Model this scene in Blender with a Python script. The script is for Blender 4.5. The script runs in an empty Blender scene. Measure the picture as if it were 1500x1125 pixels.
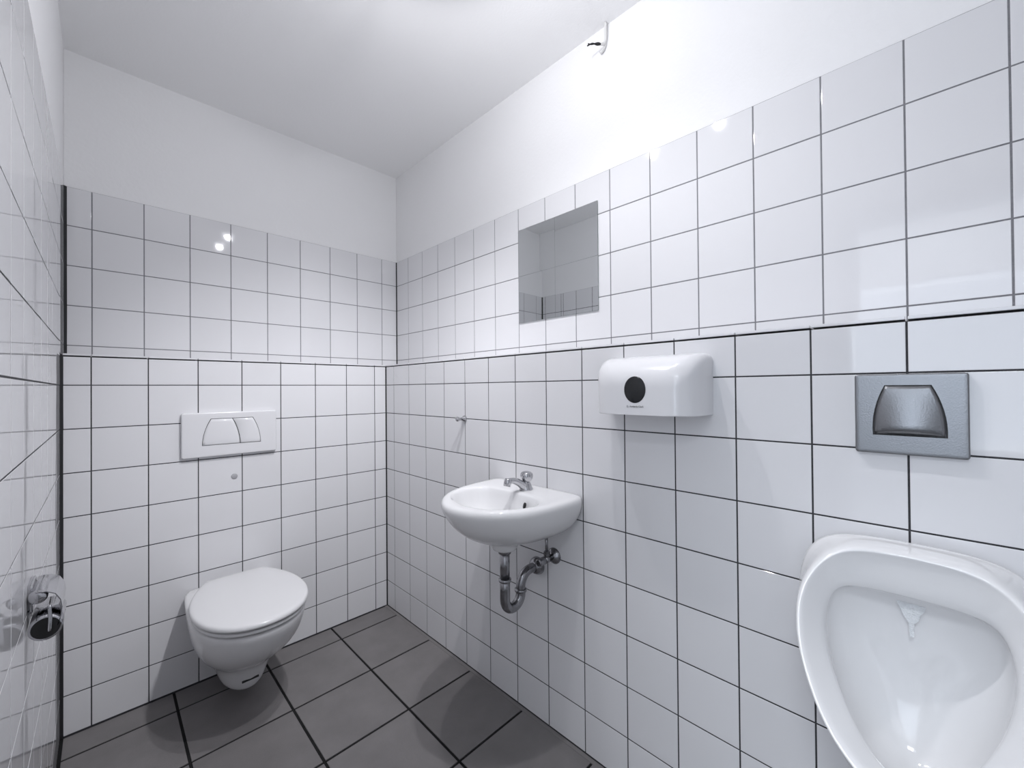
import bpy, bmesh, math, random
from mathutils import Vector, Matrix, Euler
random.seed(7)
S = bpy.context.scene
COL = S.collection
# ------------------------------------------------------------------ camera
CAM = Vector((-1.10097, -2.08137, 1.17855))
YAW, PITCH, ROLL = 0.78297, 0.007237, -0.008342
fwd = Vector((math.sin(YAW)*math.cos(PITCH), math.cos(YAW)*math.cos(PITCH), math.sin(PITCH)))
rgt0 = Vector((math.cos(YAW), -math.sin(YAW), 0)); up0 = rgt0.cross(fwd)
rgt = math.cos(ROLL)*rgt0 + math.sin(ROLL)*up0
upv = -math.sin(ROLL)*rgt0 + math.cos(ROLL)*up0
cd = bpy.data.cameras.new('camera'); cam = bpy.data.objects.new('camera', cd); COL.objects.link(cam)
cd.sensor_width = 36; cd.lens = 36*601.07/1500; cd.shift_x = 0.00054; cd.shift_y = 0.00155; cd.clip_start = 0.01
cam.matrix_world = Matrix((( rgt.x, upv.x, -fwd.x, CAM.x), (rgt.y, upv.y, -fwd.y, CAM.y), (rgt.z, upv.z, -fwd.z, CAM.z), (0,0,0,1)))
S.camera = cam
# ------------------------------------------------------------------ light / exposure
S.view_settings.view_transform = 'Standard'; S.view_settings.look = 'None'
S.view_settings.gamma = 1; S.view_settings.use_curve_mapping = False
S.view_settings.exposure = 0.09
w = bpy.data.worlds.new('world'); S.world = w; w.use_nodes = True
w.node_tree.nodes['Background'].inputs[0].default_value = (.62, .74, 1, 1)
w.node_tree.nodes['Background'].inputs[1].default_value = 0.9
LAMPS = [(-.435, -1.160, 2.320), (-.435, -1.465, 2.325)]
LAMP_W, LAMP_TILT = 6.1, 0.0
BEAMS = [(10.5, 150, (0, 0, -1)), (2.2, 130, (.2, -.9, -.55)), (28.5, 80, (.1, .75, -1))]  # downward throw, then two added fill spots aimed at the walls
ld = bpy.data.lights.new('window_daylight', 'AREA'); ld.shape = 'RECTANGLE'; ld.size = .85; ld.size_y = 1.1
ld.energy = 8; ld.color = (.80, .90, 1)
lo = bpy.data.objects.new('window_daylight', ld); COL.objects.link(lo)
lo.location = (-2.53, -2.15, 1.35); lo.rotation_euler = (math.pi/2, 0, -math.pi/2)   # shines to +x, in the corridor window

lc = bpy.data.lights.new('corridor_fill_light', 'AREA'); lc.shape = 'RECTANGLE'; lc.size = .55; lc.size_y = .55  # unseen fill lamp added to brighten the room through the doorway
CORR_W = 26; lc.energy = CORR_W; lc.color = (.90, .95, 1)
lco = bpy.data.objects.new('corridor_fill_light', lc); COL.objects.link(lco); lco.location = (-1.95, -2.2, 2.43)

# ------------------------------------------------------------------ dimensions (metres, floor z=0)
T = .152; XL = -1.2062; D1 = .2049; D2 = .1826; ZC = 2.482; YF = -2.76
ZR1 = 1.2029; ZLED = 1.3030; ZTOP = 1.9612; ZCAP = 1.3125
DOOR0, DOOR1, DOORZ = -1.80, -2.62, 2.02
J = .0034

# ------------------------------------------------------------------ materials
def newmat(name):
    m = bpy.data.materials.new(name); m.use_nodes = True
    return m, m.node_tree.nodes, m.node_tree.links, m.node_tree.nodes['Principled BSDF']
def plain(name, col, rough=.5, metal=0, noise=None, bump=0, bscale=50, coat=0):
    m, n, l, b = newmat(name)
    b.inputs['Base Color'].default_value = (*col, 1); b.inputs['Roughness'].default_value = rough; b.inputs['Metallic'].default_value = metal
    b.inputs['Coat Weight'].default_value = coat; b.inputs['Coat Roughness'].default_value = .03
    tc = n.new('ShaderNodeTexCoord')
    if noise:
        t = n.new('ShaderNodeTexNoise'); t.inputs['Scale'].default_value = noise[0]; t.inputs['Detail'].default_value = 4
        r = n.new('ShaderNodeMixRGB'); r.blend_type = 'MULTIPLY'; r.inputs[0].default_value = noise[1]; r.inputs[1].default_value = (*col, 1)
        l.new(tc.outputs['Object'], t.inputs['Vector']); l.new(t.outputs['Fac'], r.inputs[2]); l.new(r.outputs[0], b.inputs['Base Color'])
    if bump:
        t2 = n.new('ShaderNodeTexNoise'); t2.inputs['Scale'].default_value = bscale; t2.inputs['Detail'].default_value = 2
        bp = n.new('ShaderNodeBump'); bp.inputs['Strength'].default_value = bump; bp.inputs['Distance'].default_value = .01
        l.new(tc.outputs['Object'], t2.inputs['Vector']); l.new(t2.outputs['Fac'], bp.inputs['Height']); l.new(bp.outputs[0], b.inputs['Normal'])
    return m
def tilemat(name, col, rough, var, bump, bscale, speck=None):
    m, n, l, b = newmat(name)
    b.inputs['Roughness'].default_value = rough
    oi = n.new('ShaderNodeObjectInfo'); mr = n.new('ShaderNodeMapRange'); mr.inputs[3].default_value = 1-var; mr.inputs[4].default_value = 1.0
    l.new(oi.outputs['Random'], mr.inputs[0])
    vm = n.new('ShaderNodeMixRGB'); vm.blend_type = 'MULTIPLY'; vm.inputs[0].default_value = 1; vm.inputs[1].default_value = (*col, 1)
    l.new(mr.outputs[0], vm.inputs[2]); last = vm.outputs[0]
    tc = n.new('ShaderNodeTexCoord'); ad = n.new('ShaderNodeVectorMath'); ad.operation = 'ADD'
    cm = n.new('ShaderNodeVectorMath'); cm.operation = 'SCALE'; cm.inputs['Scale'].default_value = 37.
    cx = n.new('ShaderNodeCombineXYZ'); l.new(oi.outputs['Random'], cx.inputs[0]); l.new(oi.outputs['Random'], cx.inputs[1])
    l.new(cx.outputs[0], cm.inputs[0]); l.new(tc.outputs['Object'], ad.inputs[0]); l.new(cm.outputs[0], ad.inputs[1])
    if speck:
        t = n.new('ShaderNodeTexNoise'); t.inputs['Scale'].default_value = speck[0]; t.inputs['Detail'].default_value = 6
        l.new(ad.outputs[0], t.inputs['Vector'])
        mr2 = n.new('ShaderNodeMapRange'); mr2.inputs[1].default_value = .3; mr2.inputs[2].default_value = .7; mr2.inputs[3].default_value = 1-speck[1]; mr2.inputs[4].default_value = 1
        l.new(t.outputs['Fac'], mr2.inputs[0])
        v2 = n.new('ShaderNodeMixRGB'); v2.blend_type = 'MULTIPLY'; v2.inputs[0].default_value = 1
        l.new(last, v2.inputs[1]); l.new(mr2.outputs[0], v2.inputs[2]); last = v2.outputs[0]
    l.new(last, b.inputs['Base Color'])
    t2 = n.new('ShaderNodeTexNoise'); t2.inputs['Scale'].default_value = bscale; t2.inputs['Detail'].default_value = 1
    bp = n.new('ShaderNodeBump'); bp.inputs['Strength'].default_value = bump; bp.inputs['Distance'].default_value = .01
    l.new(ad.outputs[0], t2.inputs['Vector']); l.new(t2.outputs['Fac'], bp.inputs['Height']); l.new(bp.outputs[0], b.inputs['Normal'])
    return m
M = {}
M['tile'] = tilemat('white_glazed_tile', (.79, .79, .81), .035, .03, .010, 14)
M['ftile'] = tilemat('grey_floor_tile', (.215, .204, .205), .42, .12, .05, 180, (9, .16))
M['grout'] = plain('dark_grey_grout', (.050, .050, .056), .85, noise=(40, .4), bump=.3, bscale=300)
M['ugrout'] = plain('grey_wall_grout', (.27, .27, .29), .8, noise=(40, .4), bump=.3, bscale=300)
M['fgrout'] = plain('black_floor_grout', (.006, .006, .0065), .95, noise=(60, .4))
M['silicone'] = plain('dark_silicone_joint', (.009, .009, .011), .6)
M['plaster'] = plain('white_wall_paint', (.90, .90, .91), .75, noise=(3, .04), bump=.08, bscale=90)
M['ceil'] = plain('white_ceiling_paint', (.95, .95, .955), .85, bump=.06, bscale=120)
M['ceramic'] = plain('white_sanitary_ceramic', (.79, .79, .80), .07, noise=(5, .03))
M['seat'] = plain('white_seat_plastic', (.76, .76, .77), .2, noise=(5, .03))
M['plastic'] = plain('white_glossy_plastic', (.78, .78, .80), .16, noise=(4, .03))
M['chrome'] = plain('polished_chrome', (.56, .56, .58), .07, 1, noise=(30, .12))
M['oldchrome'] = plain('tarnished_chrome', (.42, .42, .44), .2, 1, noise=(60, .55))
M['steel'] = plain('brushed_steel', (.245, .25, .262), .36, 1, bump=.05, bscale=400)
M['dark'] = plain('black_shade_and_mark', (.01, .01, .011), .6)  # stands in for shade in gaps and openings; also colours the maker mark
M['smoke'] = plain('smoked_window_plastic', (.012, .013, .015), .12)
M['capgrey'] = plain('grey_plastic_cap', (.42, .42, .44), .4)
M['mirror'] = plain('silvered_mirror_glass', (.76, .78, .79), .015, 1)
M['mglass'] = plain('mirror_glass_edge', (.25, .30, .29), .1)
M['cable'] = plain('white_cable_sheath', (.75, .75, .74), .5)
M['black'] = plain('black_insulation', (.012, .012, .014), .4)
M['ink'] = plain('black_print', (.02, .02, .02), .5)
M['limescale'] = plain('limescale_crust', (.86, .88, .90), .4, noise=(120, .12), bump=.5, bscale=250)
M['frame'] = plain('grey_door_frame_paint', (.45, .46, .48), .4)
M['cfloor'] = plain('corridor_floor', (.2, .2, .2), .6, noise=(4, .3))
m, n, l, b = newmat('lit_bulb'); b.inputs['Emission Color'].default_value = (1, .98, .96, 1); b.inputs['Emission Strength'].default_value = 14
M['bulb'] = m
m, n, l, b = newmat('window_glass'); b.inputs['Transmission Weight'].default_value = 1; b.inputs['Roughness'].default_value = 0; b.inputs['IOR'].default_value = 1.01
M['glass'] = m

# ------------------------------------------------------------------ mesh helpers
def obj(name, mesh, parent=None, mats=None, loc=None, smooth=False):
    if isinstance(mesh, bmesh.types.BMesh):
        bm = mesh; bmesh.ops.recalc_face_normals(bm, faces=bm.faces); mesh = bpy.data.meshes.new(name); bm.to_mesh(mesh); bm.free()
    if mats and not mesh.materials:
        for mm in (mats if isinstance(mats, (list, tuple)) else [mats]): mesh.materials.append(M[mm])
    if smooth:
        for p in mesh.polygons: p.use_smooth = True
    o = bpy.data.objects.new(name, mesh); COL.objects.link(o)
    if parent: o.parent = parent
    if loc: o.location = loc
    return o
def tag(o, label, cat, group=None):
    o['label'] = label; o['category'] = cat
    if group: o['group'] = group
    return o
def struct(o): o['kind'] = 'structure'; return o
def thing(name, label, cat, loc, group=None):
    o = bpy.data.objects.new(name, None); o.empty_display_size = .05; COL.objects.link(o); o.location = loc
    return tag(o, label, cat, group)
def sub(o, lv=2):
    md = o.modifiers.new('subdiv', 'SUBSURF'); md.levels = lv; md.render_levels = lv; return o
def bev(o, wd, seg=3, ang=35):
    md = o.modifiers.new('bevel', 'BEVEL'); md.width = wd; md.segments = seg; md.limit_method = 'ANGLE'; md.angle_limit = math.radians(ang)
    for p in o.data.polygons: p.use_smooth = True
    w2 = o.modifiers.new('wn', 'WEIGHTED_NORMAL'); w2.keep_sharp = False
    return o
def boxes(lst):
    """lst of (x0,x1,y0,y1,z0,z1[,mat index]) -> bmesh"""
    bm = bmesh.new()
    for bx in lst:
        x0, x1, y0, y1, z0, z1 = bx[:6]; mi = bx[6] if len(bx) > 6 else 0
        v = [bm.verts.new((x, y, z)) for x in (x0, x1) for y in (y0, y1) for z in (z0, z1)]
        for f in ((0,1,3,2), (4,6,7,5), (0,4,5,1), (2,3,7,6), (0,2,6,4), (1,5,7,3)):
            bm.faces.new([v[i] for i in f]).material_index = mi
    return bm
def loft(rings, cap0=True, cap1=True, closed=True, bm=None, mi=0):
    bm = bm or bmesh.new(); R = [[bm.verts.new(p) for p in r] for r in rings]; n = len(R[0])
    for a, b in zip(R, R[1:]):
        for i in range(n if closed else n-1):
            j = (i+1) % n; bm.faces.new((a[i], a[j], b[j], b[i])).material_index = mi
    if cap0: bm.faces.new(R[0]).material_index = mi
    if cap1: bm.faces.new(R[-1]).material_index = mi
    return bm
def frame_of(d):
    d = Vector(d).normalized(); a = Vector((0,0,1)) if abs(d.z) < .9 else Vector((1,0,0))
    u = d.cross(a).normalized(); return u, d.cross(u)
def tube(path, r, n=14, bm=None, cap=True, mi=0):
    path = [Vector(p) for p in path]; rr = r if isinstance(r, (list, tuple)) else [r]*len(path)
    rings = []; u = None
    for i, p in enumerate(path):
        d = (path[min(i+1, len(path)-1)] - path[max(i-1, 0)]).normalized()
        if u is None: u, v = frame_of(d)
        else:
            u = (u - d*u.dot(d)).normalized(); v = d.cross(u)
        rings.append([p + rr[i]*(math.cos(a)*u + math.sin(a)*v) for a in [2*math.pi*k/n for k in range(n)]])
    return loft(rings, cap, cap, bm=bm, mi=mi)
def lathe(prof, origin, axis, n=24, bm=None, mi=0):
    """prof: (distance along axis, radius)"""
    o = Vector(origin); d = Vector(axis).normalized(); u, v = frame_of(d)
    rings = [[o + d*h + max(r, 1e-4)*(math.cos(a)*u + math.sin(a)*v) for a in [2*math.pi*k/n for k in range(n)]] for h, r in prof]
    return loft(rings, bm=bm, mi=mi)
def arc(c, r, a0, a1, n, ux, uy):
    c = Vector(c); ux = Vector(ux); uy = Vector(uy)
    return [c + r*(math.cos(a0+(a1-a0)*k/n)*ux + math.sin(a0+(a1-a0)*k/n)*uy) for k in range(n+1)]
def catmull(pts, per=6, closed=False):
    P = [Vector(p) for p in pts]; n = len(P); out = []
    rng = range(n) if closed else range(n-1)
    for i in rng:
        g = (lambda k: P[k % n]) if closed else (lambda k: P[min(max(k, 0), n-1)])
        p0, p1, p2, p3 = g(i-1), g(i), g(i+1), g(i+2)
        for k in range(per):
            t = k/per
            out.append(.5*((2*p1)+(-p0+p2)*t+(2*p0-5*p1+4*p2-p3)*t*t+(-p0+3*p1-3*p2+p3)*t**3))
    if not closed: out.append(P[-1])
    return out
_cat = catmull
def catmull(p, per=6, closed=False):
    return _cat([Vector((q[0], q[1], q[2] if len(q) > 2 else 0)) for q in p], per, closed)
def resample(poly, c, n):
    """star shaped 2d polygon -> n points at even angles about c"""
    out = []
    for k in range(n):
        a = 2*math.pi*k/n; dx, dy = math.cos(a), math.sin(a); best = 0
        for i in range(len(poly)):
            ax, ay = poly[i][0]-c[0], poly[i][1]-c[1]; j = (i+1) % len(poly); bx, by = poly[j][0]-c[0], poly[j][1]-c[1]
            den = dx*(by-ay)-dy*(bx-ax)
            if abs(den) < 1e-12: continue
            t = (ax*(by-ay)-ay*(bx-ax))/den; s = (ax*dy-ay*dx)/den
            if -1e-6 <= s <= 1+1e-6 and t > best: best = t
        out.append((c[0]+best*dx, c[1]+best*dy))
    return out
def rrect(hw, hh, r, n=5):
    pts = []
    for sx, sy, a0 in ((1,1,0), (-1,1,math.pi/2), (-1,-1,math.pi), (1,-1,1.5*math.pi)):
        for k in range(n+1):
            a = a0 + math.pi/2*k/n; pts.append((sx*(hw-r)+r*math.cos(a), sy*(hh-r)+r*math.sin(a)))
    return pts

# ------------------------------------------------------------------ tiles
TILE_MESH = {}
def tile_mesh(wd, ht, mat, th=.007, ch=.0009, dep=.0005, nm='tile'):
    """lies in local XY, face towards +Z at z=0, chamfered edge"""
    key = (round(wd, 4), round(ht, 4), mat)
    if key in TILE_MESH: return TILE_MESH[key]
    a, b = wd/2, ht/2
    def q(i, z): return [(-a+i, -b+i, z), (a-i, -b+i, z), (a-i, b-i, z), (-a+i, b-i, z)]
    bm = bmesh.new(); r = [[bm.verts.new(p) for p in q(i, z)] for i, z in ((0, -th), (0, -dep), (ch*.35, -dep*.3), (ch, 0))]
    for u, v in zip(r, r[1:]):
        for i in range(4): bm.faces.new((u[i], u[(i+1) % 4], v[(i+1) % 4], v[i]))
    bm.faces.new(r[-1])
    me = bpy.data.meshes.new(nm); bm.to_mesh(me); bm.free(); me.materials.append(M[mat]); TILE_MESH[key] = me
    return me
def tiles(parent, origin, U, N, us, vs, mat='tile', jit=.0013, skip=None, vax=(0,0,1), j=J):
    """grid of separate tiles: us, vs are joint lines along U and vax; N is the face normal"""
    U, N, V, O = Vector(U), Vector(N), Vector(vax), Vector(origin)
    # keep right handed: U x V = N
    if U.cross(V).dot(N) < 0: U = -U; us = sorted(-u for u in us)
    base = Matrix((U, V, N)).transposed()
    for a, b in zip(us, us[1:]):
        for c, d in zip(vs, vs[1:]):
            if b-a < .006 or d-c < .006: continue
            if skip and skip((a+b)/2, (c+d)/2): continue
            wd, ht = b-a-j, d-c-j
            o = obj('tile', tile_mesh(wd, ht, mat), parent)
            rot = base @ Euler((random.gauss(0, jit), random.gauss(0, jit), 0)).to_matrix()
            o.matrix_local = Matrix.Translation(O + U*(a+b)/2 + V*(c+d)/2 + N*random.uniform(-.0002, .0002)) @ rot.to_4x4()
def lines(lo, hi, first, step):
    k0 = math.ceil((lo+.012-first)/step); L = [lo]; x = first+k0*step
    while x < hi-.008: L.append(x); x += step
    return L+[hi]
zlow = [0.003] + [ZR1-T*k for k in range(7, -1, -1)] + [ZLED]
zup = [ZCAP+.001] + [1.3569+T*k for k in range(4)] + [ZTOP]
zfull = [0.003] + [ZR1+T*k for k in range(-7, 5)] + [ZTOP]
G = .0008
# back wall: plaster, tile bed and the lower installation wall that steps forward
wb = struct(obj('wall_back', boxes([(XL-.14, D2+.14, D1+.004, D1+.15, -.1, ZC, 0),
    (XL, D2, D1+G, D1+.004, ZCAP-.004, ZTOP-.001, 2), (XL, D2, D1+.0004, D1+.0041, ZTOP-.001, ZC, 0), (XL, D2, G, D1+G, -.1, ZLED-.0005, 1)]), None, ['plaster', 'grout', 'ugrout']))
tiles(wb, (0, 0, 0), (1,0,0), (0,-1,0), [XL+.005]+[-1.1310+T*i for i in range(8)]+[-.003], zlow)
tiles(wb, (0, D1, 0), (1,0,0), (0,-1,0), [XL+.005]+[-1.1315+T*i for i in range(9)]+[D2-.003], zup)
# capping tiles of the ledge, front edges flush with the lower wall
def cap_tiles(parent, along, lo_hi_lines, depth0, depth1):
    for a, b in zip(lo_hi_lines, lo_hi_lines[1:]):
        p0, p1 = a+J/2, b-J/2; z0, z1 = ZLED+.003, ZCAP
        bm = boxes([(p0, p1, depth0, depth1, z0, z1)]) if along == 'x' else boxes([(depth0, depth1, p0, p1, z0, z1)])
        o = obj('ledge_tile', bm, parent, 'tile'); bev(o, .0012, 2)
cap_tiles(wb, 'x', [XL+.005]+[-1.1310+T*i for i in range(8)]+[.0], .0003, D1-.002)
# right wall (basin, mirror, urinal)
wr = struct(obj('wall_right', boxes([(D2+.004, D2+.15, YF-.14, D1+.004, -.1, ZC, 0),
    (D2+G, D2+.004, YF, D1, ZCAP-.004, ZTOP-.001, 2), (D2+.0004, D2+.0041, YF, D1, ZTOP-.001, ZC, 0), (G, D2+G, YF, G, -.1, ZLED-.0005, 1)]), None, ['plaster', 'grout', 'ugrout']))
tiles(wr, (0, 0, 0), (0,1,0), (-1,0,0), lines(YF, -.003, -.0831, T), zlow)
tiles(wr, (D2, 0, 0), (0,1,0), (-1,0,0), lines(YF, D1-.003, .0705, T), zup)
cap_tiles(wr, 'y', lines(YF, .0, -.0831, T)[:-1]+[D1-.003], .0003, D2-.002)
# left wall with the doorway
wl = struct(obj('wall_left', boxes([(XL-.13, XL-.004, DOOR0, D1+.004, 0, ZC, 0), (XL-.13, XL-.004, YF-.14, DOOR1, 0, ZC, 0),
    (XL-.13, XL-.004, DOOR1, DOOR0, DOORZ, ZC, 0),
    (XL-.004, XL-G, DOOR0, D1, 0, ZTOP-.001, 1), (XL-.004, XL-G, YF, DOOR1, 0, ZTOP-.001, 1), (XL-.0041, XL-.0004, DOOR0, D1, ZTOP-.001, ZC, 0), (XL-.0041, XL-.0004, YF, DOOR1, ZTOP-.001, ZC, 0), (XL-.0041, XL-.0004, DOOR1, DOOR0, DOORZ, ZC, 0)]), None, ['plaster', 'grout', 'ugrout']))
lefty = lines(DOOR0, D1-.004, -1.044, T)
tiles(wl, (XL, 0, 0), (0,1,0), (1,0,0), [y for y in lefty if y < -.02]+[-.003], zfull, jit=.0016)
tiles(wl, (XL, 0, 0), (0,1,0), (1,0,0), [-.003, .02, .172, D1-.004], zup, jit=.0016)
# front wall behind the camera
wf = struct(obj('wall_front', boxes([(XL-.14, D2+.14, YF-.15, YF-.004, 0, ZC, 0), (XL, D2, YF-.004, YF-G, 0, ZTOP-.001, 1)]), None, ['plaster', 'grout', 'ugrout']))
tiles(wf, (0, YF, 0), (1,0,0), (0,1,0), lines(XL, -.003, -1.1310, T), zfull)
# dark silicone joints in the corners
def joint(parent, x, y, z0, z1, sx, sy, s=.006):
    bm = bmesh.new(); a = [(x, y), (x+sx*s, y), (x, y+sy*s)]
    loft([[(p[0], p[1], z0) for p in a], [(p[0], p[1], z1) for p in a]], bm=bm)
    return obj('corner_joint', bm, parent, 'silicone')
joint(wb, G, G, .002, ZLED, -1, -1, .0055); joint(wb, D2+G, D1+G, ZCAP, ZTOP-.001, -1, -1, .0055)
joint(wl, XL-G, G, .002, ZLED, 1, -1, .010); joint(wl, XL-G, D1+G, ZCAP, ZTOP-.001, 1, -1, .010)
# floor
fl = struct(obj('floor', boxes([(XL-.13, .1, YF-.14, .1, -.12, -.0025)]), None, 'fgrout'))
FP = .302
tiles(fl, (0, 0, 0), (1,0,0), (0,0,1), [XL+.004, -.906, -.604, -.302, -.0095], [-.125-FP*8+.0]+[-.125-FP*k for k in range(7, -1, -1)]+[.001], 'ftile', jit=.0012, vax=(0,1,0), j=.0088)
M['floorjoint'] = plain('grey_brown_silicone', (.20, .19, .19), .5)
obj('floor_joint', boxes([(-.0150, -.0012, YF, -.001, -.003, .0010)]), fl, 'floorjoint')
struct(obj('ceiling', boxes([(XL-.13, D2+.14, YF-.14, D1+.14, ZC, ZC+.12)]), None, 'ceil'))
# door frame and the corridor with its window behind the camera
t = struct(obj('trim_1', boxes([(XL-.15, XL+.012, DOOR0-.05, DOOR0+.03, 0, DOORZ+.04), (XL-.15, XL+.012, DOOR1-.03, DOOR1+.05, 0, DOORZ+.04), (XL-.15, XL+.012, DOOR1+.05, DOOR0-.05, DOORZ-.04, DOORZ+.04)]), None, 'frame')); bev(t, .004, 2)
CX = -2.60; CY0, CY1 = -3.3, -1.0
struct(obj('floor_corridor', boxes([(CX-.1, XL-.13, CY0, CY1, -.12, 0)]), None, 'cfloor'))
struct(obj('ceiling_corridor', boxes([(CX-.1, XL-.13, CY0, CY1, ZC, ZC+.12)]), None, 'ceil'))
WY0, WY1, WZ0, WZ1 = -2.6, -1.7, .78, 1.92
struct(obj('wall_corridor', boxes([(CX-.12, CX, CY0, WY0, 0, ZC), (CX-.12, CX, WY1, CY1, 0, ZC), (CX-.12, CX, WY0, WY1, 0, WZ0), (CX-.12, CX, WY0, WY1, WZ1, ZC),
    (CX, XL-.13, CY0-.1, CY0, 0, ZC), (CX, XL-.13, CY1, CY1+.1, 0, ZC)]), None, 'plaster'))
wn = struct(obj('window_1', boxes([(CX-.08, CX-.03, WY0, WY1, WZ0, WZ0+.05), (CX-.08, CX-.03, WY0, WY1, WZ1-.05, WZ1), (CX-.08, CX-.03, WY0, WY0+.05, WZ0+.05, WZ1-.05), (CX-.08, CX-.03, WY1-.05, WY1, WZ0+.05, WZ1-.05)]), None, 'plastic'))
obj('pane', boxes([(CX-.06, CX-.052, WY0+.045, WY1-.045, WZ0+.045, WZ1-.045)]), wn, 'glass')

cl = thing('corridor_fill_panel', 'added square white fill light at the corridor ceiling outside the doorway', 'ceiling lamp', (-1.95, -2.2, ZC))  # unseen housing added to go with the corridor fill lamp
bev(obj('housing', boxes([(-.30, .30, -.30, .30, -.045, 0)]), cl, 'plastic'), .008)

# ------------------------------------------------------------------ toilet
TX = -.715
def d_outline(hw, front, hb, yb=0., yc=None, n=2.3, N=48):
    """plan outline in x,y about x=0: flat back at yb with half width hb, widest hw at yc, front tip at y=front"""
    yc = yb + (front-yb)*.52 if yc is None else yc
    pts = []
    for k in range(25):
        a = math.pi*k/24
        c, s = math.cos(a), math.sin(a)
        pts.append((hw*math.copysign(abs(c)**(2/n), c), yc+(front-yc)*abs(s)**(2/n)))
    L = [(-hb-(hw-hb)*(1-(1-k/8)**2), yb+(yc-yb)*k/8) for k in range(8)]
    Lr = [(-x, y) for x, y in L]
    poly = pts + L[::-1] + Lr
    return resample(poly, (0, (yb+front)/2*.96), N)
toilet = thing('toilet', 'white wall-hung toilet with closed lid on the tiled wall', 'toilet', (TX, 0, 0))
def ring(o, z): return [(x, y, z) for x, y in o]
def sc(o, s, cy): return [(x*s, cy+(y-cy)*s) for x, y in o]
rings = []
for z, hw, fr, hb, n in ((.058, .045, -.265, .06, 2), (.062, .062, -.285, .08, 2.1), (.075, .073, -.298, .09, 2.2), (.11, .083, -.312, .10, 2.2), (.15, .095, -.330, .115, 2.2), (.175, .108, -.350, .125, 2.2),
                         (.195, .124, -.385, .132, 2.2), (.225, .143, -.430, .14, 2.2), (.265, .160, -.478, .148, 2.2), (.305, .170, -.515, .153, 2.2), (.345, .175, -.540, .157, 2.2), (.372, .1765, -.550, .159, 2.2), (.383, .175, -.548, .158, 2.2), (.386, .168, -.540, .151, 2.2)):
    rings.append(ring(d_outline(hw, fr, hb, -.002, n=n), z))
sub(obj('bowl', loft(rings), toilet, 'ceramic', smooth=True), 1)
so = d_outline(.175, -.556, .10, -.07, n=2.15)
sub(obj('seat', loft([ring(sc(so, s, -.3), z) for s, z in ((.93, .391), (.985, .391), (1, .3935), (1, .4005), (.985, .4035), (.93, .4035))]), toilet, 'seat', smooth=True), 1)
lo_ = d_outline(.180, -.563, .10, -.066, n=2.15)
lid_ = sub(obj('lid', loft([ring(sc(lo_, s, -.3), z) for s, z in ((.93, .4085), (.98, .4085), (.998, .411), (1.002, .416), (.995, .4225), (.975, .4265), (.93, .4285), (.7, .4305), (.35, .4315), (.05, .432))]), toilet, 'seat', smooth=True), 1)
for s in (-1, 1):
    bev(obj('hinge', boxes([(s*.075-.02, s*.075+.02, -.075, -.035, .386, .414)]), lid_, 'seat'), .006)
h = obj('maker_plate', boxes([(-.027, .027, -.0015, .0015, -.0035, .0035)]), toilet, 'dark'); h.location = (.0, -.3118, .112); h.rotation_euler = (math.radians(-14), 0, 0)

# flush plate of the toilet
def prism(poly, d0, d1, axes):
    """poly of (u,v); axes=(O,U,V,N): extrude from d0 to d1 along N"""
    O, U, V, Nn = [Vector(a) for a in axes]
    return loft([[O+U*u+V*v+Nn*d for u, v in poly] for d in (d0, d1)])
def plate_mesh(hw, hh, r, th, axes, rim=.004, n=5, dome=.0):
    O, U, V, Nn = [Vector(a) for a in axes]; rs = []
    for ins, d in ((0, 0), (0, th-rim), (rim*.3, th-rim*.3), (rim, th), (rim*3, th+dome)):
        rs.append([O+U*u+V*v+Nn*d for u, v in rrect(hw-ins, hh-ins, max(r-ins, .0015), n)])
    return loft(rs)
def bulge(poly, d0, edge, peak, axes, c, levels=((1, 0), (.99, .5), (.965, .85), (.9, 1)), lip=None):
    """convex key: outline poly rises from d0 to edge and domes to peak"""
    O, U, V, Nn = [Vector(a) for a in axes]; rs = []
    P = lambda s, d: [O+U*(c[0]+(u-c[0])*s)+V*(c[1]+(v-c[1])*s)+Nn*d for u, v in poly]
    rs.append(P(1, d0)); rs.append(P(1, edge*.8)); rs.append(P(.985, edge))
    for k in range(1, 7):
        s = .985*(1-k/6.2); rs.append(P(s, edge+(peak-edge)*(1-s*s)))
    return loft(rs)
def side_curve(p0, p1, b, n=8):
    (x0, y0), (x1, y1) = p0, p1; nx, ny = (y1-y0), -(x1-x0); L = math.hypot(nx, ny)
    return [(x0+(x1-x0)*k/n+nx/L*b*4*(k/n)*(1-k/n), y0+(y1-y0)*k/n+ny/L*b*4*(k/n)*(1-k/n)) for k in range(n+1)]
fp = thing('toilet_flush_plate', 'white two-button flush plate on the tiles above the toilet', 'flush plate', (TX, 0, 1.0))
ax = ((0,0,0), (1,0,0), (0,0,1), (0,-1,0))
bev(obj('plate', plate_mesh(.168, .0905, .008, .019, ax), fp, 'plastic', smooth=True), .0005, 1, 60)
def shape(tl, tr, br, bl, b=.007):
    return side_curve(bl, tl, -b)[:-1] + [tl] + side_curve(tr, br, -b)
full = shape((-.0735, .065), (.0765, .065), (.1065, -.045), (-.1025, -.0435))
obj('key_gap_shade', prism(full, .0185, .0194, ax), fp, 'dark')  # black sheet standing in for the shaded gap around the buttons
g_ = .0011
div = side_curve((.0015, .065), (.0295, -.0445), -.006)
kl = side_curve((-.1025+g_, -.0435+g_), (-.0735+g_, .065-g_), -.007) + [(x-g_*.7, min(max(y, -.0445+g_), .065-g_)) for x, y in div]
kr = [(x+g_*.7, min(max(y, -.0445+g_), .065-g_)) for x, y in div[::-1]] + side_curve((.0765-g_, .065-g_), (.1065-g_, -.045+g_), -.007)
obj('flush_button', bulge(kl, .0186, .0205, .0245, ax, (-.035, -.02)), fp, 'plastic', smooth=True)
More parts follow.
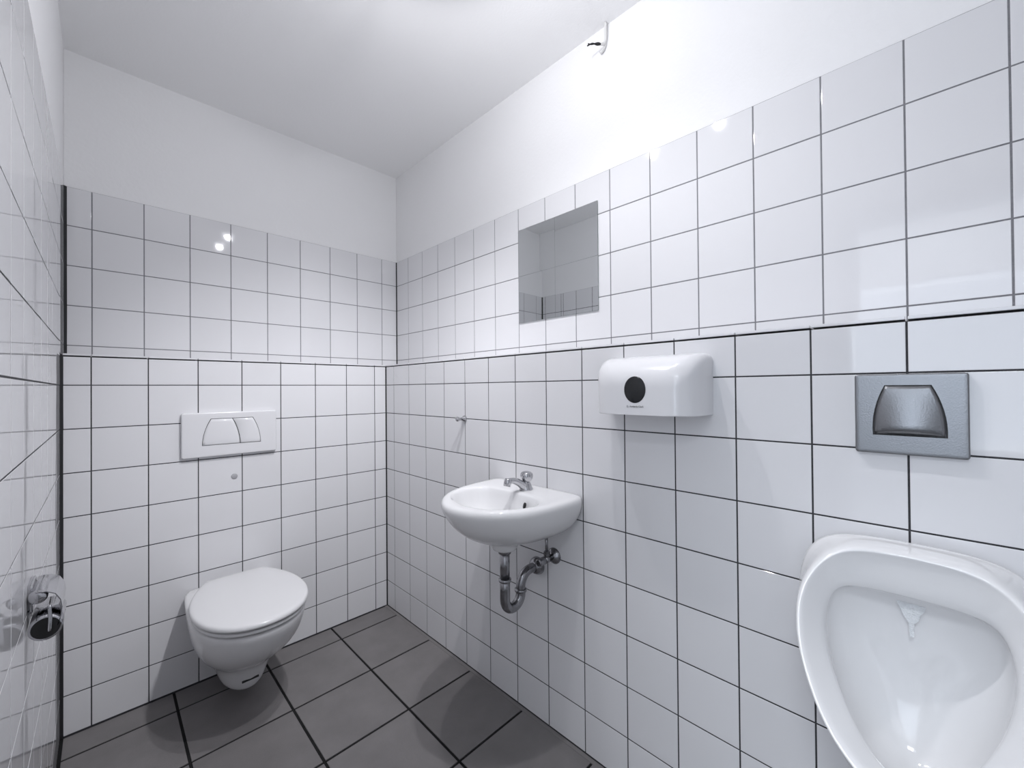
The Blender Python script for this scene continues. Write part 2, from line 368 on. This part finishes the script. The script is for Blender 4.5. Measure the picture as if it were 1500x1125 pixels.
obj('flush_button', bulge(kr, .0186, .0205, .0245, ax, (.052, -.02)), fp, 'plastic', smooth=True)
cap = obj('wall_plug_cap', lathe([(0, .0115), (.0015, .0115), (.0028, .0095), (.003, .001)], (0,0,0), (0,-1,0)), None, 'capgrey', (-.704, -.0002, .814), True)
tag(cap, 'small round grey cap on the tile between flush plate and toilet', 'cap')

# ------------------------------------------------------------------ basin
BY = -1.103; BZ = .830
basin = thing('wash_basin', 'small white ceramic wash basin fixed to the tiled wall', 'wash basin', (0, BY, 0))
def b_out(hw, fr, N=56, xb=-.001):
    """basin plan in (x,y): flat against the wall"""
    k = fr/.385; h = hw/.208
    half = catmull([(xb, .208*h), (-.05*k, .209*h), (-.12*k, .207*h), (-.20*k, .196*h), (-.27*k, .170*h), (-.33*k, .122*h), (-.37*k, .062*h), (-.385*k, 0)], 6)
    half = [(q[0], q[1]) for q in half]
    poly = half + [(x, -y) for x, y in half[::-1][1:]]
    return resample(poly, (-fr*.45, 0), N)
def ell(cx, a, b, N=56, n=2.0): 
    o = []
    for k in range(N):
        t = 2*math.pi*k/N; c, s = math.cos(t), math.sin(t)
        o.append((cx+a*math.copysign(abs(c)**(2/n), c), b*math.copysign(abs(s)**(2/n), s)))
    return o
DX = -.165
rs = [ring(ell(DX, .030, .030), .650), ring(ell(DX, .040, .040), .652), ring(ell(DX, .044, .044), .665), ring(ell(DX, .050, .052), .678)]
for hw, fr, z in ((.085, .225, .684), (.115, .258, .692), (.148, .300, .712), (.176, .336, .738), (.194, .360, .765), (.2035, .376, .790), (.207, .384, .808), (.207, .384, .818), (.204, .381, .8265), (.198, .375, .8305)):
    rs.append(ring(b_out(hw, fr), z))
rs.append(ring(b_out(.188, .365, xb=-.012), .832))
def bowl_o(s, c=(-.225, 0), N=56):
    half = catmull([(-.118, 0), (-.121, .07), (-.135, .122), (-.175, .155), (-.225, .157), (-.28, .128), (-.318, .078), (-.335, 0)], 6)
    half = [(q[0], q[1]) for q in half]
    o = resample(half + [(x, -y) for x, y in half[::-1][1:-1]], c, N)
    return [(c[0]+(x-c[0])*s, y*s) for x, y in o]
rs += [ring(bowl_o(1.04), .8312), ring(bowl_o(1), .8285), ring(bowl_o(.965), .820), ring(bowl_o(.92), .800), ring(bowl_o(.83), .770), ring(bowl_o(.66), .744), ring(bowl_o(.4, (-.205, 0)), .730), ring(ell(DX-.02, .02, .02), .7265)]
sub(obj('basin_body', loft(rs), basin, 'ceramic', smooth=True), 1)
obj('drain', lathe([(0, .0005), (.0005, .018), (.003, .021), (.0045, .0195), (.004, .006), (.002, .001)], (DX-.02, 0, .7255), (0,0,1)), basin, 'chrome', smooth=True)
ov = obj('overflow_hole', lathe([(0, .0085), (.004, .009), (.0045, .001)], (0,0,0), (-1,0,0)), basin, 'dark', smooth=True)  # black disc that gives the shade inside the hole
ov.scale = (1, .8, 1.15); ov.location = (-.1375, -.068, .800); ov.rotation_euler = (0, .3, -.35)

# tap
tap = thing('basin_tap', 'chrome pillar tap with curved spout on the wash basin', 'tap', (-.072, BY-.012, .8315))
obj('tap_body', lathe([(0, .0225), (.003, .023), (.006, .0215), (.014, .0185), (.022, .016), (.027, .0125), (.029, .007)], (0,0,0), (0,0,1)), tap, 'chrome', smooth=True)
sp = catmull([(-.002, .0, .006), (-.018, .001, .018), (-.036, .002, .030), (-.056, .003, .0385), (-.072, .0035, .0415), (-.082, .004, .0415)], 5)
spt = obj('spout', tube(sp, [.0155-.006*min(1, i/18) for i in range(len(sp))], 16), tap, 'chrome', smooth=True)
obj('aerator', lathe([(-.004, .004), (-.003, .0105), (.003, .0125), (.021, .0125), (.0225, .0105), (.0215, .001)], (-.082, .004, .0465), (-.32, 0, -1)), spt, 'chrome', smooth=True)
obj('tap_knob', lathe([(0, .011), (.003, .0125), (.009, .0180), (.016, .0215), (.024, .0228), (.031, .0210), (.036, .0150), (.0385, .007), (.039, .001)], (.001,0,.0245), (.06, 0, 1), 12), tap, 'chrome', smooth=True)

# trap and angle valve
trap = thing('basin_trap', 'tarnished chrome U-bend waste pipe under the wash basin', 'waste trap', (0, BY, 0))
R = .016
obj('tailpiece', lathe([(0, R), (.10, R)], (DX, 0, .549), (0,0,1)), trap, 'oldchrome', smooth=True)
obj('top_nut', lathe([(0, .017), (.001, .0205), (.008, .0225), (.013, .0225), (.0135, .017)], (DX, 0, .637), (0,0,1)), trap, 'oldchrome', smooth=True)
UR = .037; ZU = .483
path = [Vector((DX, 0, .553)), Vector((DX, 0, .52))] + arc((DX+UR, 0, ZU), UR, math.pi, 2*math.pi, 14, (1,0,0), (0,0,1)) + [Vector((DX+2*UR, 0, .490)), Vector((DX+2*UR, 0, .497))]
ub = obj('u_bend', tube(path, R*1.04, 18), trap, 'oldchrome', smooth=True)
for x, z in ((DX, .545), (DX+2*UR, .487)):
    obj('slip_nut', lathe([(0, .017), (.0005, .0200), (.003, .0208), (.009, .0208), (.0105, .0175)], (x, 0, z), (0,0,1)), ub, 'oldchrome', smooth=True)
ER = .046; x1 = DX+2*UR; ZW = .548
path = [Vector((x1, 0, .492)), Vector((x1, 0, .498))] + arc((x1+ER, 0, ZW-ER), ER, math.pi, math.pi/2, 12, (1,0,0), (0,0,1)) + [Vector((-.02, 0, ZW)), Vector((-.001, 0, ZW))]
wp = obj('wall_pipe', tube(path, R, 18), trap, 'oldchrome', smooth=True)
obj('wall_rosette', lathe([(0, .030), (.003, .031), (.012, .0295), (.022, .024), (.028, .0168)], (-.0005, 0, ZW), (-1,0,0)), wp, 'oldchrome', smooth=True)
valve = thing('angle_valve', 'chrome angle valve on the tiles below the wash basin', 'angle valve', (0, BY-.075, .602))
obj('rosette', lathe([(0, .0275), (.003, .0275), (.009, .023), (.014, .013), (.016, .011)], (0,0,0), (-1,0,0)), valve, 'oldchrome', smooth=True)
vb = obj('valve_body', lathe([(0, .010), (.03, .010), (.031, .0125), (.052, .0125), (.053, .009)], (0,0,0), (-1,0,0)), valve, 'oldchrome', smooth=True)
obj('valve_handle', lathe([(0, .009), (.004, .013), (.03, .0125), (.032, .009)], (-.053, 0, 0), (-1,0,0), 10), vb, 'oldchrome')
obj('compression_nut', lathe([(0, .009), (.012, .010), (.013, .0115), (.026, .0115), (.028, .007)], (-.040, 0, 0), (0,0,1), 6), valve, 'oldchrome')
obj('supply_pipe', tube([(-.040, 0, .02), (-.040, .001, .05), (-.041, .003, .076)], .0048, 10), valve, 'oldchrome', smooth=True)

# coat hook left of the basin
hook = thing('wall_hook', 'small chrome towel hook on a tile joint of the right wall', 'hook', (0, -.690, 1.051))
obj('hook_rosette', lathe([(0, .0135), (.004, .0135), (.009, .010), (.015, .007)], (0,0,0), (-1,0,0)), hook, 'chrome', smooth=True)
obj('hook_peg', lathe([(.01, .0068), (.029, .006), (.033, .0085), (.039, .0105), (.045, .0085), (.049, .002)], (0,0,0), (-1,0,0)), hook, 'chrome', smooth=True)

# ------------------------------------------------------------------ towel dispenser
dp = thing('towel_dispenser', 'white plastic paper towel dispenser with dark oval window', 'towel dispenser', (0, -1.5575, 1.107))
DW, DH, DD = .1455, .158, .128
def d_front(y, z):            # cover depth as a rounded shape, local y in -DW..DW, z in 0..DH
    return 0
O, U, V, Nn = Vector((0,0,0)), Vector((0,1,0)), Vector((0,0,1)), Vector((-1,0,0))
def d_ring(hw, z0, z1, r, rb, n=6):
    pts = []
    for cx, cz, a0, rr in ((hw-r, z1-r, 0, r), (-hw+r, z1-r, math.pi/2, r), (-hw+rb, z0+rb, math.pi, rb), (hw-rb, z0+rb, 1.5*math.pi, rb)):
        for k in range(n+1):
            a = a0+math.pi/2*k/n; pts.append((cx+rr*math.cos(a), cz+rr*math.sin(a)))
    return pts
rs = []
for d, ih, it, r in ((.0, .0, .0, .020), (.03, 0, 0, .022), (.055, .0012, .003, .027), (.078, .005, .009, .032), (.096, .012, .019, .036), (.109, .022, .031, .037), (.119, .034, .044, .035), (.125, .047, .057, .030), (.128, .062, .070, .022), (.129, .085, .084, .012)):
    rs.append([O+U*u+V*v+Nn*d for u, v in d_ring(DW-ih, .0+min(d*.0, .0)+(0 if d < .1 else (d-.1)*.02), DH-it, r, .003 if d < .12 else .0035)])
cover = bev(obj('cover', loft(rs), dp, 'plastic', smooth=True), .0015, 2, 60)
wv = obj('fill_window', lathe([(-.006, .030), (.0012, .0302), (.002, .0285), (.0022, .001)], (0,0,0), (-1,0,0), 36), cover, 'smoke', smooth=True)
wv.scale = (1, 1, 1.14); wv.location = (-.128, .0025, .066)
def text_mesh(s, size):
    c = bpy.data.curves.new('print_text', 'FONT'); c.body = s; c.size = size; c.extrude = .0001; c.align_x = 'CENTER'
    o = bpy.data.objects.new('print_text', c); COL.objects.link(o)
    dg = bpy.context.evaluated_depsgraph_get(); me = bpy.data.meshes.new_from_object(o.evaluated_get(dg))
    bpy.data.objects.remove(o); me.materials.clear(); return me
me = text_mesh('Kimberly-Clark', .0062); lg = obj('printed_name', me, cover, 'ink')
lg.matrix_local = Matrix.Translation((-.1297, -.0025, .0205)) @ Matrix(((0,0,-1), (-1,0,0), (0,1,0))).to_4x4()
lg2 = obj('printed_emblem', lathe([(0, .0032), (.0002, .0032)], (0,0,0), (-1,0,0), 20), cover, 'capgrey'); lg2.location = (-.1295, .023, .0225)

# ------------------------------------------------------------------ urinal and its plate
UY = -2.060
up = thing('urinal_flush_plate', 'brushed steel flush plate on the tiles above the urinal', 'flush plate', (0, UY, 1.1225))
ax = ((0,0,0), (0,-1,0), (0,0,1), (-1,0,0))
bev(obj('plate', plate_mesh(.0785, .078, .005, .012, ax, .0025), up, 'steel', smooth=True), .0004, 1, 60)
fullu = shape((-.0335, .0565), (.0315, .0565), (.0515, -.0415), (-.0515, -.0415), .006)
obj('key_gap_shade', prism(fullu, .0115, .0124, ax), up, 'dark')  # shade around the steel button, given as a black sheet
inn = [(x*.956, .0075+(y-.0075)*.962) for x, y in fullu]
O, U, V, Nn = [Vector(a) for a in ax]
bm = bmesh.new(); rows = []
NU, NV = 16, 14
def edge_at(v):               # half width of the key at height v
    L_ = [p for p in inn[:9]]; R_ = [p for p in inn[9:]]
    def ip(Ls):
        Ls = sorted(Ls, key=lambda p: p[1])
        for a, b in zip(Ls, Ls[1:]):
            if a[1]-1e-6 <= v <= b[1]+1e-6: return a[0]+(b[0]-a[0])*(v-a[1])/max(b[1]-a[1], 1e-6)
        return Ls[-1][0] if v > 0 else Ls[0][0]
    return ip(L_), ip(R_)
v0, v1 = min(p[1] for p in inn), max(p[1] for p in inn)
for i in range(NV+1):
    tv = i/NV; v = v0+(v1-v0)*tv; l_, r_ = edge_at(v); row = []
    for k in range(NU+1):
        tu = k/NU; u = l_+(r_-l_)*tu; c = 1-(2*tu-1)**2
        low = max(0, 1-tv/.10)                    # bottom lip curls back under the bulge
        d = .0128+.0105*c*(1-tv)**.8*(1-low)
        row.append(bm.verts.new(O+U*u+V*v+Nn*d))
    rows.append(row)
for a, b_ in zip(rows, rows[1:]):
    for k in range(NU): bm.faces.new((a[k], a[k+1], b_[k+1], b_[k]))
key = obj('flush_button', bm, up, 'steel', smooth=True)
sol = key.modifiers.new('thick', 'SOLIDIFY'); sol.thickness = .0012; sol.offset = -1 if False else 0

ur = thing('urinal', 'white ceramic wall urinal below the steel flush plate', 'urinal', (0, UY, 0))
NR = 56
def sym(half):
    c = catmull([(u, v) for u, v in half], 5); c = [(p[0], p[1]) for p in c]
    return c + [(-u, v) for u, v in c[::-1][1:-1]]
wall_o = resample(sym([(0, .884), (.07, .882), (.12, .872), (.155, .845), (.172, .80), (.177, .745), (.172, .67), (.157, .58), (.135, .49), (.10, .41), (.055, .355), (0, .34)]), (0, .66), NR)
rim_o = resample(sym([(0, .879), (.06, .876), (.098, .865), (.127, .838), (.146, .80), (.150, .757), (.139, .705), (.113, .652), (.086, .618), (.057, .596), (.03, .581), (0, .575)]), (0, .735), NR)
in_o = resample(sym([(0, .80), (.05, .799), (.088, .795), (.105, .783), (.115, .752), (.113, .715), (.10, .675), (.081, .64), (.06, .61), (.042, .59), (.02, .577), (0, .572)]), (0, .70), NR)
def rim_off(z): return .100+.69*(.88-z)
def P3(o, f): return [(-f(u, v), u, v) for u, v in o]
def lerp(a, b, t, s=1.): return [tuple(p+(q-p)*t for p, q in zip(x, y)) for x, y in zip(a, b)]
A = P3(wall_o, lambda u, v: .0005); Bc = P3(rim_o, lambda u, v: rim_off(v))
def shr(o, s, cz=.735): return [(u*s, cz+(v-cz)*s) for u, v in o]
outer = P3(shr(rim_o, 1.035), lambda u, v: rim_off(v)-.016)
rs = [A, [(x-.03, y*1.0, z) for x, y, z in lerp(A, outer, .10)], lerp(A, outer, .42), lerp(A, outer, .75), outer,
      P3(shr(rim_o, 1.02), lambda u, v: rim_off(v)-.005), Bc, P3(shr(rim_o, .972), lambda u, v: rim_off(v)-.001), P3(shr(rim_o, .945), lambda u, v: rim_off(v)-.008)]
I = P3(in_o, lambda u, v: .094+.69*(.80-v))
rs += [lerp(rs[-1], I, .5), I]
rs.append(P3([(u*1.0, v+.002) for u, v in in_o], lambda u, v: .086+.66*(.80-v)))
back = resample(sym([(0, .80), (.05, .80), (.09, .79), (.11, .765), (.118, .72), (.112, .65), (.095, .57), (.06, .505), (0, .48)]), (0, .66), NR)
rs.append(P3(back, lambda u, v: .052+.30*max(0, .72-v)+2.2*u*u))
rs.append(P3(shr(back, .75, .66), lambda u, v: .038+.20*max(0, .70-v)+1.5*u*u))
rs.append(P3(shr(back, .40, .66), lambda u, v: .034+.15*max(0, .70-v)))
rs.append(P3(shr(back, .06, .66), lambda u, v: .036))
sub(obj('urinal_bowl', loft(rs), ur, 'ceramic', smooth=True), 1)
fan = [(-.020, .0), (.020, 0), (.017, -.010), (.012, -.018), (.010, -.028), (.0045, -.034), (.004, -.058), (-.002, -.060), (-.003, -.036), (-.009, -.026), (-.014, -.014)]
fo = obj('limescale_streak', prism([(-u, v) for u, v in fan], 0, .0015, ((0,0,0), (0,1,0), (0,0,1), (-1,0,0))), ur, 'limescale'); fo.location = (-.043, .0, .775); fo.rotation_euler = (0, .10, 0)

# ------------------------------------------------------------------ mirror tiles
mlab = {(0, 1): 'upper square mirror tile nearer the toilet corner', (1, 1): 'upper square mirror tile nearer the urinal',
        (0, 0): 'lower square mirror tile nearer the toilet corner', (1, 0): 'lower square mirror tile nearer the urinal'}
for i in (0, 1):
    for k in (0, 1):
        wd = .2008
        o = obj('mirror_tile', boxes([(-.0035, 0, -wd/2+.0004, wd/2-.0004, -wd/2+.0004, wd/2-.0004)]), None, ['mirror', 'mglass'])
        for p in o.data.polygons: p.material_index = 0 if abs(p.normal.x) > .9 else 1
        o.location = (D2-.0012, -.847-wd*(i+.5), 1.4615+wd*(k+.5)); o.rotation_euler = (0, (.002, -.003)[k], (.004, -.004)[i]*(.5+k))
        tag(o, mlab[(i, k)], 'mirror', 'mirror tiles above the wash basin')

# ------------------------------------------------------------------ loose cable at the ceiling
cb = thing('loose_cable', 'loose white cable with bare black wire ends hanging from ceiling edge', 'cable', (.172, -1.294, ZC))
obj('sheath', tube(catmull([(0, 0, .0), (.001, .001, -.03), (.003, .003, -.055), (-.002, .007, -.072), (-.015, .012, -.078)], 5), .0052, 10), cb, 'cable', smooth=True)
for k, (dy, dz) in enumerate(((.0, .003), (.003, -.003), (-.002, -.001))):
    obj('wire_end', tube(catmull([(-.012, .011, -.0775), (-.024, .017+dy, -.079+dz), (-.042, .03-dy*.6, -.083-dz*.4), (-.054, .039+dy, -.087+dz)], 4), .0022, 8), cb, 'black', smooth=True)
obj('pull_tab', tube(catmull([(.003, .003, -.055), (.006, .008, -.078), (.004, .016, -.088), (.002, .024, -.094)], 4), [.0045]*6+[.006]*7, 8), cb, 'cable', smooth=True)

# ------------------------------------------------------------------ toilet roll holder on the left wall
th = thing('toilet_roll_holder', 'chrome toilet roll holder without paper on the left wall', 'roll holder', (XL, -.80, .714))
obj('wall_plate', plate_mesh(.035, .028, .006, .006, ((0,0,.055), (0,1,0), (0,0,1), (1,0,0)), .002), th, 'chrome', smooth=True)
obj('hinge_knuckle', lathe([(0, .004), (.001, .011), (.006, .0135), (.10, .0135), (.105, .011), (.106, .004)], (.014, -.053, .062), (0,1,0)), th, 'chrome', smooth=True)
# curved lid
bm = bmesh.new(); prof = [(.012, .074), (.026, .072), (.038, .064), (.045, .050), (.047, .034), (.0455, .016), (.041, .0)]
ri = [(x-.0015, z-.001) for x, z in prof[::-1]]
loft([[(x, y, z) for x, z in prof+ri] for y in (-.055, .055)], bm=bm)
obj('lid', bm, th, 'chrome', smooth=False)
sp_ = obj('spindle', lathe([(-.055, .020), (-.055, .0235), (.055, .0235), (.055, .020), (-.040, .0200), (-.040, .001)], (.0245, 0, 0), (0,1,0), 28), th, ['chrome', 'dark'], smooth=True)
for p in sp_.data.polygons:
    c = p.center
    if math.hypot(c.x-.0245, c.z) < .0203: p.material_index = 1  # tube inside coloured black in place of its shade
obj('roll_arm', tube(catmull([(.030, -.061, .045), (.031, -.063, .02), (.030, -.063, -.004)], 4), .003, 8), th, 'chrome', smooth=True)

# ------------------------------------------------------------------ ceiling lamp with two spot heads
lamp = thing('ceiling_lamp_bar', 'chrome ceiling lamp bar with two bare bulbs', 'ceiling lamp', (-.435, -1.3125, ZC))
bev(obj('bar', boxes([(-.03, .03, -.22, .22, -.022, 0)]), lamp, 'chrome'), .006)
for px, py, pz in LAMPS:
    lx, ly, lz = px+.435, py+1.3125, pz-ZC
    d = Vector((math.sin(LAMP_TILT), 0, -math.cos(LAMP_TILT)))
    obj('socket', lathe([(-.062, .010), (-.060, .016), (-.032, .016), (-.026, .013), (-.025, .004)], (lx, ly, lz), d), lamp, 'steel', smooth=True)
    obj('stem', tube([(lx, ly, -.02), (lx-.008, ly, lz+.05)], .006, 10), lamp, 'chrome', smooth=True)
    obj('glow_block_dish', lathe([(-.036, .012), (-.034, .030), (-.026, .056), (-.0245, .056), (-.0315, .030), (-.033, .012)], (lx, ly, lz), d), lamp, 'plastic', smooth=True)  # unseen dish added to keep upward bulb light off the ceiling
    obj('bulb_base', lathe([(-.026, .006), (-.022, .0075), (-.020, .004)], (lx, ly, lz), d), lamp, 'plastic', smooth=True)
    obj('bulb', lathe([(-.0215, .004), (-.018, .0075), (-.012, .009), (-.007, .007), (-.004, .002)], (lx, ly, lz), d, 16), lamp, 'bulb', smooth=True)
    sd = bpy.data.lights.new('bulb_light', 'POINT'); sd.energy = LAMP_W; sd.shadow_soft_size = .018; sd.color = (.965, .965, 1)
    so_ = bpy.data.objects.new('bulb_light', sd); COL.objects.link(so_); so_.location = (px, py, pz)
    for bw, ba, bd in BEAMS:      # downward throw of the bulb, plus added spots that brighten right and back walls
        sd = bpy.data.lights.new('bulb_and_fill_beam', 'SPOT'); sd.energy = bw; sd.spot_size = math.radians(ba); sd.spot_blend = 1; sd.shadow_soft_size = .018; sd.color = (.965, .965, 1)
        so_ = bpy.data.objects.new('bulb_and_fill_beam', sd); COL.objects.link(so_); so_.location = (px, py, pz-.002)
        so_.rotation_euler = Vector(bd).to_track_quat('-Z', 'Y').to_euler()
